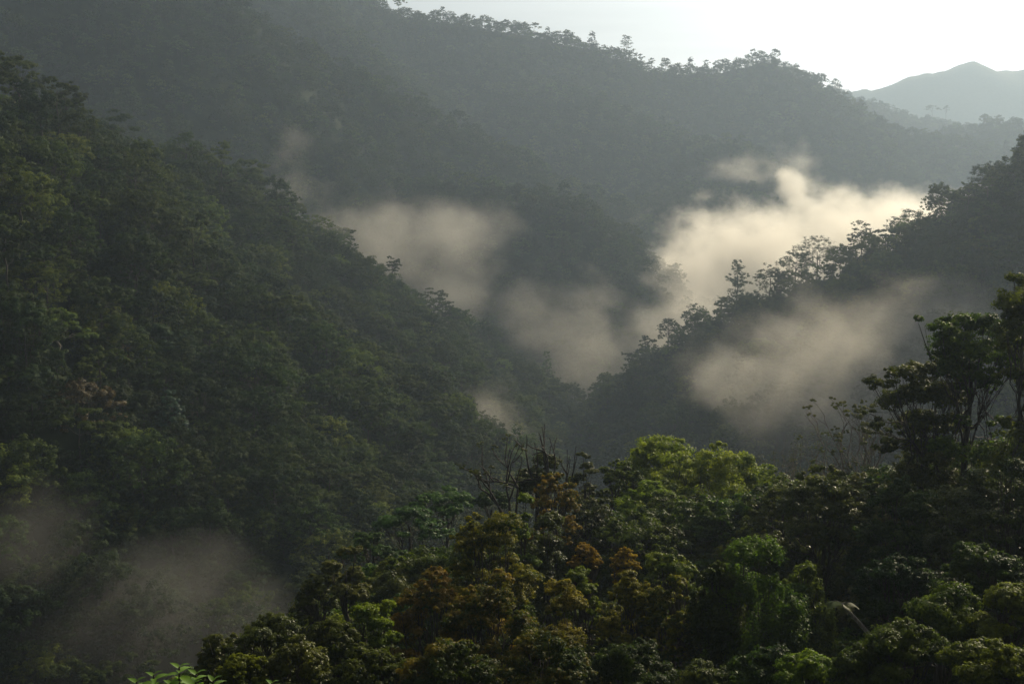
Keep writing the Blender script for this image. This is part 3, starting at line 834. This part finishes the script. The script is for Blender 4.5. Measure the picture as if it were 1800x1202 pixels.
# the bright crowns in the middle
fg("domed_tree", "round leafy green crown, highest of the bright group at the mist's lower edge", 1160, 760, 150, 130, 112, 'dome', 'bright', 26000, .22, tip=.8)
fg("broad_tree", "broad yellow-green crown lit from behind in the middle of the canopy", 1240, 768, 210, 180, 105, 'dome', 'bright', 40000, .22, tip=.75, n_main=6)
fg("broad_tree", "yellow-green layered tree hanging to the right of the broad bright crown", 1322, 796, 130, 120, 106, 'dome', 'bright', 20000, .22, tip=.75)
fg("broad_tree", "lower lime-green crown tucked under the broad bright one", 1150, 845, 140, 110, 98, 'dome', 'bright', 20000, .2, tip=.6)
fg("domed_tree", "dark green rounded tree left of the bright group", 1092, 792, 96, 130, 104, 'dome', 'mid', 18000, .2, tip=.35)
fg("glossy_tree", "glossy sparkling dark tree just right of the dead leaning stem", 1032, 800, 100, 130, 99, 'open', 'glossy', 15000, .18, tip=.5)
fg("glossy_tree", "glossy tree under the twisted bare boughs", 945, 796, 130, 110, 94, 'open', 'glossy', 17000, .18, tip=.5)
bare_tree("dead tree whose twisted bare boughs claw above the canopy", 985, 752, 92, 3, .25, 'bark', (1.6, 0), .85, 0, wfac=.8, name="dead_tree")
bare_tree("gnarled tree with tufts along a crooked bough, left of the dead tree", 868, 770, 88, 3, .22, 'bark', (-1.6, 0), .8, 60, 'glossy', .8, name="gnarled_tree")
bare_tree("dead leaning stem standing between the glossy trees", 1020, 784, 96, 2, .22, 'bark', (1.4, 0), .5, 0, wfac=.45, name="dead_tree")
# flat-topped trees stepping down to the left
fg("flat_topped_tree", "pale flat-topped tree with a forked trunk at the mist edge", 785, 856, 130, 50, 113, 'umbrella', 'blue', 15000, .2, tip=.75)
fg("flat_topped_tree", "flat-topped crown tucked beside the gnarled tree", 862, 858, 90, 46, 114, 'umbrella', 'blue', 10000, .2, tip=.7)
fg("flat_topped_tree", "wide shelf-like blue-green crown below the pale forked flat-top", 720, 890, 150, 70, 106, 'umbrella', 'blue', 18000, .2, tip=.65)
fg("flat_topped_tree", "lowest blue-green shelf-like crown, stepping down towards the olive tree", 655, 928, 130, 80, 100, 'umbrella', 'blue', 17000, .2, tip=.65)
fg("domed_tree", "dim green dome beneath the lowest shelf-like crown", 690, 985, 120, 110, 90, 'dome', 'dark', 16000, .2, tip=.6)
fg("olive_tree", "olive-brown tree with a forked crown in front of the dark valley", 605, 948, 120, 170, 76, 'open', 'olive', 24000, .17, tip=.6, n_main=5)
fg("olive_tree", "low olive crown at the left foot of the forked olive-brown tree", 555, 998, 80, 110, 74, 'dome', 'olive', 14000, .17, tip=.55)
fg("speckled_tree", "speckled grey-brown leaved tree at the lower left end of the canopy", 470, 1068, 150, 170, 54, 'dome', 'glossy', 30000, .13, tip=.8)
fg("speckled_tree", "smaller speckled crown at the very end of the canopy beside the low mist", 392, 1094, 100, 130, 55, 'dome', 'glossy', 18000, .13, tip=.75)
fg("speckled_tree", "speckled tree in the bottom corner under the bright near leaves", 520, 1120, 140, 120, 47, 'dome', 'glossy', 22000, .12, tip=.7)
fg("leafy_bush", "bright green bush between the speckled trees and the bottom edge", 425, 1142, 90, 70, 46, 'bush', 'mid', 14000, .12, tip=.7)
fg("leafy_bush", "vivid green bush glowing at the foot of the rust-tipped trees", 655, 1046, 90, 70, 58, 'bush', 'bright', 14000, .14, tip=.6)
fg("domed_tree", "dark green dome below the olive trees", 590, 1085, 140, 140, 55, 'dome', 'dark', 22000, .14, tip=.5)
fg("domed_tree", "dark rounded tree at the bottom edge below the vivid bush", 660, 1130, 160, 110, 47, 'dome', 'dark', 22000, .13, tip=.5)
# rust and gold crowns
fg("rust_tipped_tree", "large rust-tipped crown crowning the left of the orange group", 760, 962, 150, 260, 62, 'dome', 'rust', 34000, .15, tip=.6, n_main=5)
fg("rust_tipped_tree", "tall tree with golden-green and rust shoots, highest of the orange group", 862, 872, 165, 250, 66, 'dome', 'gold', 36000, .15, tip=.55, n_main=5)
fg("vine_clad_tree", "bright green vine-clad column beside the tallest orange-shoot tree", 918, 852, 60, 220, 70, 'column', 'mid', 20000, .15, tip=.8)
fg("rust_tipped_tree", "rust-tipped tree behind the vine-clad column", 975, 830, 90, 90, 86, 'dome', 'rust', 12000, .17, tip=.6)
fg("glossy_tree", "silvery sparkling tree between the vine-clad column and the golden crowns", 965, 900, 90, 190, 72, 'column', 'glossy', 20000, .15, tip=.7)
fg("rust_tipped_tree", "dim brown-green crown in the centre of the orange group", 860, 1000, 170, 220, 54, 'dome', 'rust', 34000, .14, tip=.35, n_main=5)
fg("golden_tree", "golden crown right of the silvery sparkling tree", 985, 1010, 110, 190, 57, 'column', 'gold', 26000, .14, tip=.65)
fg("golden_tree", "small orange dome, left of the orange pair over the green canopy", 1030, 953, 56, 50, 72, 'dome', 'rust', 9000, .15, tip=.9)
fg("golden_tree", "small orange dome, right of the orange pair over the green canopy", 1098, 960, 50, 50, 72, 'dome', 'rust', 8000, .15, tip=.9)
fg("lime_tree", "lime-green crown beneath the pair of small orange domes", 1020, 990, 90, 150, 60, 'dome', 'yellow', 16000, .15, tip=.6)
fg("golden_tree", "wide golden-topped dome in the lower middle of the canopy", 1110, 1000, 120, 180, 58, 'dome', 'gold', 28000, .14, tip=.6)
fg("golden_tree", "golden-edged dome next to the vine-draped tree", 1185, 1000, 110, 190, 57, 'dome', 'gold', 24000, .14, tip=.45)
fg("lime_tree", "green-topped tree behind the wide golden dome", 1180, 962, 110, 110, 66, 'dome', 'yellow', 16000, .15, tip=.5)
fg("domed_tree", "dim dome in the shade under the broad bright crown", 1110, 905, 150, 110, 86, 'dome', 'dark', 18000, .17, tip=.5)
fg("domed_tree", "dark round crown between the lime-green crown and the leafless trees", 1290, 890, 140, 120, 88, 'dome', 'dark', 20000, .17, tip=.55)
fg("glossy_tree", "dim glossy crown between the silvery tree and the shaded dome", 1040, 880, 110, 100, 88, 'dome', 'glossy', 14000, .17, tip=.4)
# vine-draped mound and the dark trees on the right
fg("vine_draped_tree", "tree draped to the ground in bright-edged vines", 1330, 940, 180, 260, 57, 'draped', 'mid', 40000, .15, tip=.75, hang=.5, n_main=5)
fg("vine_draped_tree", "second lower vine-draped mound joined to the right of the first", 1418, 985, 90, 200, 58, 'draped', 'mid', 20000, .15, tip=.7, hang=.5)
fg("vine_draped_tree", "small vine-draped mound joined to the left of the bright-edged one", 1262, 985, 90, 190, 56, 'draped', 'mid', 18000, .15, tip=.55, hang=.4)
fg("glossy_tree", "sparkling tree on a long bare trunk right of the vine-draped mound", 1450, 808, 170, 160, 70, 'dome', 'glossy', 30000, .17, .2, tip=.5, n_main=5)
fg("domed_tree", "dark green crown under the leafless trees, left of the long-trunked tree", 1378, 838, 110, 120, 82, 'dome', 'mid', 16000, .17, tip=.35)
fg("domed_tree", "small bright-edged crown in front of the feathery pale trees", 1510, 830, 90, 90, 88, 'dome', 'olive', 12000, .17, tip=.5)
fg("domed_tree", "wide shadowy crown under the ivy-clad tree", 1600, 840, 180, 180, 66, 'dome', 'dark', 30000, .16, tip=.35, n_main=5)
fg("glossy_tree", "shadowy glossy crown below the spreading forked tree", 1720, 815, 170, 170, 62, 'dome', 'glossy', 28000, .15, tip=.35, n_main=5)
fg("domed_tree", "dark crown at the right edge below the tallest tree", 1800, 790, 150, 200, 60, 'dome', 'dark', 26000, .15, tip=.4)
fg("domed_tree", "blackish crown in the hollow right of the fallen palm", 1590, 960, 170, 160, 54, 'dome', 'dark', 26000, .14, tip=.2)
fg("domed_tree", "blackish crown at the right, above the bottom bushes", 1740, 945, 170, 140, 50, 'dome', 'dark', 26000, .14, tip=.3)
fg("leafy_bush", "soft green bush, topmost of the bottom-right bushes", 1660, 1025, 150, 90, 44, 'bush', 'mid', 20000, .12, tip=.45)
fg("leafy_bush", "green bush spilling in at the right edge above the bottom corner", 1780, 1015, 120, 110, 42, 'bush', 'mid', 18000, .12, tip=.6)
fg("leafy_bush", "wide green bush with light shoots at the bottom, right of the vine-draped mound", 1600, 1078, 160, 110, 41, 'bush', 'mid', 22000, .11, tip=.6)
fg("leafy_bush", "leafy bush filling the bottom right corner", 1745, 1100, 170, 100, 37, 'bush', 'mid', 24000, .11, tip=.65)
fg("leafy_bush", "small fresh green bush at the bottom edge right of centre", 1430, 1140, 120, 60, 42, 'bush', 'bright', 14000, .11, tip=.35)
fg("leafy_bush", "grey-green bush at the bottom edge under the vine-draped mound", 1240, 1160, 110, 60, 44, 'bush', 'olive', 14000, .11, tip=.4)
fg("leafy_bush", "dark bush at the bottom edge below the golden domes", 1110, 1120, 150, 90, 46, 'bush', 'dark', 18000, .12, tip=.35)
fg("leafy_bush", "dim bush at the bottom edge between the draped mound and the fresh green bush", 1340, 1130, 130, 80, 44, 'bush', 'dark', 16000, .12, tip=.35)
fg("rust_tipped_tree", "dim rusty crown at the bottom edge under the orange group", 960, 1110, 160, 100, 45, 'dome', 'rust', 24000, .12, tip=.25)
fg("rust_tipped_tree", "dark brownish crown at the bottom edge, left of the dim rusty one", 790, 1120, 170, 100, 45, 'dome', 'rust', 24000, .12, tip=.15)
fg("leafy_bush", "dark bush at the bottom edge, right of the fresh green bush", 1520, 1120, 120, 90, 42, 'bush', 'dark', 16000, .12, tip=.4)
print("foreground", round(time.time() - T0, 1))

# low growth that fills the ground between the foreground trees
bl = []
rb = np.random.default_rng(77)
for i, ky in enumerate(('dark', 'mid', 'dark', 'olive')):
    gl, gw = Geo(), Geo()
    for j in range(9):
        a = rb.uniform(0, 6.28); q = rb.uniform(0, 1.3)
        clump_leaves(rb, gl, (math.cos(a) * q, math.sin(a) * q, rb.uniform(.5, 1.7)), (.75, .75, .6), 500, .14, .45)
    gw.add(*tube([(0, 0, -.5), (.05, 0, .6), (0, .1, 1.4)], [.05, .04, .02], 4))
    bl.append((one_mesh("low_growth_bush", gw.arr(), gl.arr(), M[ky], M['bark']),))
LIB_B = lib("low_growth_bushes", bl)
bx, by = scatter(24, 128, 1.7, R(30))
bz, bi = terrain(bx, by, True)
kb = np.isin(bi, [GROUP_I['home_slope'], GROUP_I['home_shoulder']]) & (by > 12)
bx, by, bz = bx[kb], by[kb], bz[kb]
forest("undergrowth", np.stack([bx, by, bz], 1), rb.integers(0, 4, len(bx)), rb.uniform(.9, 2.0, len(bx)), rb.uniform(0, 6.28, len(bx)), LIB_B, "low leafy growth between the foreground trees")["category"] = "undergrowth"

# fallen palm: pale shining trunk and a few fronds
def palm(label, u, v, Yd):
    rng = np.random.default_rng(5)
    top = P(u, v, Yd)
    root = link("leaning_palm", None, loc=top)
    g = Geo(); g.add(*tube(bez(np.array([1.9, .3, -2.2]), np.array([.9, .0, -.9]), np.array([0, 0, 0.0]), 9), np.linspace(.11, .07, 9), 8))
    a = g.arr(); link("trunk", mesh_np("trunk", a[0], a[1], [M['wet_wood']], smooth=True), root)
    for k in range(7):
        an = 2 * math.pi * k / 7 + rng.uniform(-.2, .2); L = rng.uniform(.5, .8); el = rng.uniform(.1, .9)
        d = np.array([math.cos(an), math.sin(an), 0])
        mid_ = bez(np.zeros(3), d * L * .5 + np.array([0, 0, L * el * .7]), d * L + np.array([0, 0, L * (el - .8)]), 14)
        gr, gl = Geo(), Geo()
        gr.add(*tube(mid_, np.linspace(.018, .006, 14), 4))
        c, nn_, sz = [], [], []
        side = unit(np.cross(d, [0, 0, 1.0]))
        vs, fs = [], []
        for j in range(1, 14):
            for t2 in (0, .5):
                p = mid_[j] if t2 == 0 or j == 13 else (mid_[j] + mid_[j + 1]) / 2
                for sg in (-1, 1):
                    ll = .36 * math.sin(math.pi * min(.97, (j + t2) / 14 * .9 + .08))
                    tipp = p + sg * side * ll * .85 + d * ll * .5 - np.array([0, 0, ll * .35])
                    wv = unit(np.cross(tipp - p, [0, 0, 1.0])) * .02
                    b0 = len(vs); vs += [p - wv, p + wv, (p + tipp) / 2 + wv * 1.2, tipp]; fs.append((b0, b0 + 1, b0 + 2, b0 + 3))
        fr = link("frond", mesh_np("frond", np.array(vs), np.array(fs), [M['dark']], tint=np.full(len(vs), .6)), root)
        ar = gr.arr(); link("rib", mesh_np("rib", ar[0], ar[1], [M['bark']]), fr)
    tag(root, label, "palm")
palm("small leaning palm with a pale shining trunk beside the vine-draped mound", 1480, 1062, 52)

# shrub with big pointed leaves right below the photographer
def near_shrub(label, tips, Yd, seed):
    rng = np.random.default_rng(seed)
    c0 = P(tips[0][0], 1202, Yd); gz_ = float(terrain(c0[0], c0[1] - .3))
    root = link("leafy_shrub", None, loc=(c0[0], c0[1] - .2, gz_))
    O = np.array([c0[0], c0[1] - .2, gz_])
    gw = Geo(); vs, fs, ts = [], [], []
    for (u, v, nl, ln) in tips:
        dy = rng.uniform(-.15, .15)
        tip = P(u, v, Yd + dy) - O
        st = bez(np.array([rng.normal() * .05, rng.normal() * .05, 0]), np.array([tip[0] * .3, tip[1] * .3, tip[2] * .6]), tip, 12)
        gw.add(*tube(st, np.linspace(.022, .006, 12), 6))
        for j in range(nl):
            a = 2.4 * j + rng.uniform(-.3, .3); el = .75 - j * .14 + rng.uniform(-.15, .15)
            base = tip - np.array([0, 0, .012 * j])
            d = unit(np.array([math.cos(a) * math.cos(el), math.sin(a) * math.cos(el), math.sin(el)]))
            L = ln * (.55 + .09 * min(j, 6)) * rng.uniform(.85, 1.15); side = unit(np.cross(d, [0, 0, 1])); up = np.cross(side, d)
            K = 8; b0 = len(vs)
            for i in range(K + 1):
                t = i / K; w = L * .27 * math.sin(math.pi * t ** .8) ** .9 * (1 - .25 * t) if 0 < i < K else .0012
                c = base + d * L * (t + .06) + up * (-.38 * L * t * t)
                rp = .012 * L * math.sin(t * 22)
                vs += [c - side * w + up * (w * .35 + rp), c, c + side * w + up * (w * .35 - rp)]
                ts += [.6 + .4 * rng.random(), .9, .6 + .4 * rng.random()]
            for i in range(K):
                q = b0 + i * 3
                fs += [(q, q + 1, q + 4, q + 3), (q + 1, q + 2, q + 5, q + 4)]
    a = gw.arr()
    link("stem", mesh_np("stem", a[0], a[1], [M['bark']], smooth=True), root)
    link("leaves", mesh_np("leaves", np.array(vs), np.array(fs), [M['fresh']], tint=np.array(ts), smooth=True), root)
    tag(root, label, "shrub")
M['fresh'] = leaf_mat("fresh_near_leaves", (.07, .15, .012), (.22, .36, .03), .5, .4, .05, .01, .5)
near_shrub("sunlit shrub with big fresh pointed leaves poking up at the bottom edge", [(315, 1172, 9, .115), (270, 1186, 8, .11), (345, 1184, 9, .11), (240, 1198, 8, .11), (375, 1196, 8, .1), (300, 1200, 9, .12), (335, 1206, 8, .12)], 7.2, 3)
near_shrub("single shoot of fresh pointed leaves at the bottom edge, right of the sunlit shrub", [(478, 1200, 5, .09), (462, 1212, 6, .1)], 7.0, 4)
print("near", round(time.time() - T0, 1))

# ------------------------------------------------------------------ haze and mist
def vol_mat(name, col, dens, g_):
    m = bpy.data.materials.new(name); m.use_nodes = True
    n, l = m.node_tree.nodes, m.node_tree.links; n.clear()
    out = n.new("ShaderNodeOutputMaterial"); pv = n.new("ShaderNodeVolumePrincipled")
    pv.inputs["Color"].default_value = (*col, 1); pv.inputs["Density"].default_value = dens
    pv.inputs["Anisotropy"].default_value = g_
    l.new(pv.outputs[0], out.inputs["Volume"])
    return m, n, l, pv
def box_mesh(name, sx, sy, sz, mat):
    v = np.array([(x, y, z) for x in (-sx, sx) for y in (-sy, sy) for z in (-sz, sz)], float)
    f = np.array([(0, 1, 3, 2), (4, 6, 7, 5), (0, 4, 5, 1), (2, 3, 7, 6), (0, 2, 6, 4), (1, 5, 7, 3)])
    return mesh_np(name, v, f, [mat])
zlo, zhi = float(V[:, 2].min()) - 6, max(float(V[:, 2].max()), 330.0) + 30
hm, *_ = vol_mat("haze", (.61, .765, .955), HAZE_D, HAZE_G)
hz = link("haze", box_mesh("haze", 4000, 4000, (zhi - zlo) / 2, hm), loc=(0, 0, (zlo + zhi) / 2))
tag(hz, "thin morning haze filling the air of the whole valley", "haze", kind="stuff")
print("haze z", zlo, zhi)

def mist(label, Yc, blobs, ry, dens, scale=.02, k=1.1, bias=0.0, seed=0, g_=.5, col=(.97, .93, .86), contrast=2.6, warp=.35, cap=.6, tilt=0.0, step=1.0, detail=4.5, grad=None):
    """one bank of mist: a soft-edged union of blobs (u, v, half width, half height in photograph pixels, depth offset), torn by noise"""
    B = []
    for (u, v, w, h, *dy) in blobs:
        Yb = Yc + (dy[0] if dy else 0)
        c = P(u, v, Yb); q = Yb / FPX
        B.append((c, np.array([w * q, ry * (.6 + .4 * w / max(x[2] for x in blobs)), h * q])))
    lo = np.min([c - r * 1.5 for c, r in B], 0); hi = np.max([c + r * 1.5 for c, r in B], 0)
    cen, half = (lo + hi) / 2, (hi - lo) / 2
    m, n, l, pv = vol_mat("mist", col, 0, g_)
    gp = n.new("ShaderNodeNewGeometry")
    g = n.new("ShaderNodeVectorMath"); g.operation = 'SUBTRACT'; g.inputs[1].default_value = tuple(cen)
    l.new(gp.outputs["Position"], g.inputs[0])
    def noise(sc, det, off, vec=None):
        mp = n.new("ShaderNodeMapping"); mp.inputs["Location"].default_value = (seed * 31.7 + off, seed * 11.3, seed * 5.1)
        mp.inputs["Scale"].default_value = (1, .8, 1.25)
        nn = n.new("ShaderNodeTexNoise"); nn.inputs["Scale"].default_value = sc; nn.inputs["Detail"].default_value = det
        nn.inputs["Roughness"].default_value = .66
        l.new(vec or g.outputs[0], mp.inputs[0]); l.new(mp.outputs[0], nn.inputs["Vector"])
        return nn
    rm = float(np.mean([b[1][[0, 2]].mean() for b in B]))
    # warp the space so the outline wanders
    w0 = noise(.55 / rm, 2, 50)
    sb = n.new("ShaderNodeVectorMath"); sb.operation = 'SUBTRACT'; sb.inputs[1].default_value = (.5, .5, .5); l.new(w0.outputs["Color"], sb.inputs[0])
    ma = n.new("ShaderNodeVectorMath"); ma.operation = 'MULTIPLY_ADD'; ma.inputs[1].default_value = (warp * rm * 4,) * 3
    l.new(sb.outputs[0], ma.inputs[0]); l.new(g.outputs[0], ma.inputs[2])
    prev = None
    for c, r in B:
        s1 = n.new("ShaderNodeVectorMath"); s1.operation = 'SUBTRACT'; s1.inputs[1].default_value = tuple(c - cen); l.new(ma.outputs[0], s1.inputs[0])
        s2 = n.new("ShaderNodeVectorMath"); s2.operation = 'MULTIPLY'; s2.inputs[1].default_value = tuple(1 / r); l.new(s1.outputs[0], s2.inputs[0])
        ln = n.new("ShaderNodeVectorMath"); ln.operation = 'LENGTH'; l.new(s2.outputs[0], ln.inputs[0])
        if prev is None: prev = ln.outputs["Value"]
        else:
            mnn = n.new("ShaderNodeMath"); mnn.operation = 'SMOOTH_MIN'; mnn.inputs[2].default_value = .3
            l.new(prev, mnn.inputs[0]); l.new(ln.outputs["Value"], mnn.inputs[1]); prev = mnn.outputs[0]
    a = n.new("ShaderNodeMath"); a.operation = 'MULTIPLY_ADD'; a.inputs[1].default_value = -k; a.inputs[2].default_value = k; l.new(prev, a.inputs[0])
    mn = n.new("ShaderNodeMath"); mn.operation = 'MINIMUM'; mn.inputs[1].default_value = cap; l.new(a.outputs[0], mn.inputs[0])
    nn = noise(scale, detail, 0, ma.outputs[0])
    b = n.new("ShaderNodeMath"); b.operation = 'MULTIPLY_ADD'; b.inputs[1].default_value = contrast; b.inputs[2].default_value = -contrast * .5 - bias; l.new(nn.outputs[0], b.inputs[0])
    s_ = n.new("ShaderNodeMath"); s_.operation = 'ADD'; s_.use_clamp = True; l.new(mn.outputs[0], s_.inputs[0]); l.new(b.outputs[0], s_.inputs[1])
    # fade out before the faces of its box
    f1 = n.new("ShaderNodeVectorMath"); f1.operation = 'MULTIPLY'; f1.inputs[1].default_value = tuple(1 / half); l.new(g.outputs[0], f1.inputs[0])
    f2 = n.new("ShaderNodeVectorMath"); f2.operation = 'ABSOLUTE'; l.new(f1.outputs[0], f2.inputs[0])
    sx = n.new("ShaderNodeSeparateXYZ"); l.new(f2.outputs[0], sx.inputs[0])
    m1 = n.new("ShaderNodeMath"); m1.operation = 'MAXIMUM'; l.new(sx.outputs[0], m1.inputs[0]); l.new(sx.outputs[1], m1.inputs[1])
    m2 = n.new("ShaderNodeMath"); m2.operation = 'MAXIMUM'; l.new(m1.outputs[0], m2.inputs[0]); l.new(sx.outputs[2], m2.inputs[1])
    a2 = n.new("ShaderNodeMath"); a2.operation = 'MULTIPLY_ADD'; a2.use_clamp = True; a2.inputs[1].default_value = -5; a2.inputs[2].default_value = 5; l.new(m2.outputs[0], a2.inputs[0])
    p = n.new("ShaderNodeMath"); p.operation = 'MULTIPLY'; l.new(s_.outputs[0], p.inputs[0]); l.new(a2.outputs[0], p.inputs[1])
    d = n.new("ShaderNodeMath"); d.operation = 'MULTIPLY'; d.inputs[1].default_value = dens; l.new(p.outputs[0], d.inputs[0])
    dout = d.outputs[0]
    if grad:                        # the bank thickens along x: (x0, factor, x1, factor)
        sp = n.new("ShaderNodeSeparateXYZ"); l.new(gp.outputs["Position"], sp.inputs[0])
        gr = n.new("ShaderNodeMapRange"); gr.interpolation_type = 'SMOOTHSTEP'
        for nm_, vv_ in zip(("From Min", "To Min", "From Max", "To Max"), grad): gr.inputs[nm_].default_value = vv_
        l.new(sp.outputs[0], gr.inputs["Value"])
        gm_ = n.new("ShaderNodeMath"); gm_.operation = 'MULTIPLY'; l.new(dout, gm_.inputs[0]); l.new(gr.outputs[0], gm_.inputs[1]); dout = gm_.outputs[0]
    l.new(dout, pv.inputs["Density"])
    try: m.cycles.volume_step_rate = step
    except Exception: pass
    o = link("mist", box_mesh("mist", half[0], half[1], half[2], m), loc=cen)
    tag(o, label, "mist", "drifting banks of valley mist", "stuff")
    return o

mist("long bank of mist winding up the valley, glowing brightest behind the right-hand ridge", 830,
     [(1680, 405, 210, 66, 120), (1480, 432, 230, 84, 60), (1300, 485, 175, 110, 0), (1215, 550, 120, 115, -60),
      (1130, 600, 70, 70, -120), (1010, 590, 95, 100, -135), (920, 550, 75, 70, -135), (1060, 660, 110, 70, -140), (970, 670, 80, 60, -140),
      (690, 430, 115, 80, -140), (790, 405, 110, 50, -140), (620, 420, 80, 45, -140), (810, 500, 80, 110, -140),
      (1390, 330, 22, 34, 250)], 112, .036, scale=.028, seed=12, warp=.12, contrast=3.6, k=1.2, cap=.55, bias=-.05,
     g_=.55, detail=6, grad=(20, .13, 150, 1.0), step=.35)
mist("broad pale mist lying against the face of the right-hand ridge", 386,
     [(1600, 600, 150, 100), (1450, 620, 150, 100), (1520, 700, 190, 110), (1380, 690, 120, 100), (1670, 560, 95, 75), (1600, 720, 150, 95), (1280, 660, 90, 60, 50)], 48, .0125, scale=.055, seed=24, warp=.10, cap=.75, contrast=2.7, k=1.15, bias=-.05, detail=6)
mist("dim brownish mist low in the valley at the foot of the near slope", 176,
     [(290, 1080, 150, 130), (180, 1140, 280, 130), (430, 1120, 110, 80), (60, 960, 90, 90)], 22, .0105, scale=.06, seed=15, warp=.10, contrast=2.6, bias=-.25, k=1.2, cap=.6, detail=6, col=(.96, .94, .90))
mist("faint mist along the foot of the near slope behind the foreground trees", 400,
     [(700, 780, 120, 50), (860, 760, 70, 70), (790, 820, 90, 60), (560, 800, 110, 50)], 38, .012, scale=.06, seed=6, warp=.12, contrast=3.6, bias=-.1, detail=6)
mist("small wisps of mist above the wooded knoll", 1110,
     [(1310, 300, 80, 26), (1395, 320, 40, 60), (1450, 350, 60, 40)], 60, .007, scale=.028, seed=7, warp=.12, contrast=4.6, k=1.2, cap=.4, detail=6)
mist("faint mist rising behind the slope's tall crest tree", 568,
     [(500, 350, 80, 50), (570, 400, 80, 45), (510, 270, 40, 50)], 20, .007, scale=.06, seed=8, warp=.12, contrast=4.8, cap=.25, detail=6)
print("done", round(time.time() - T0, 1))
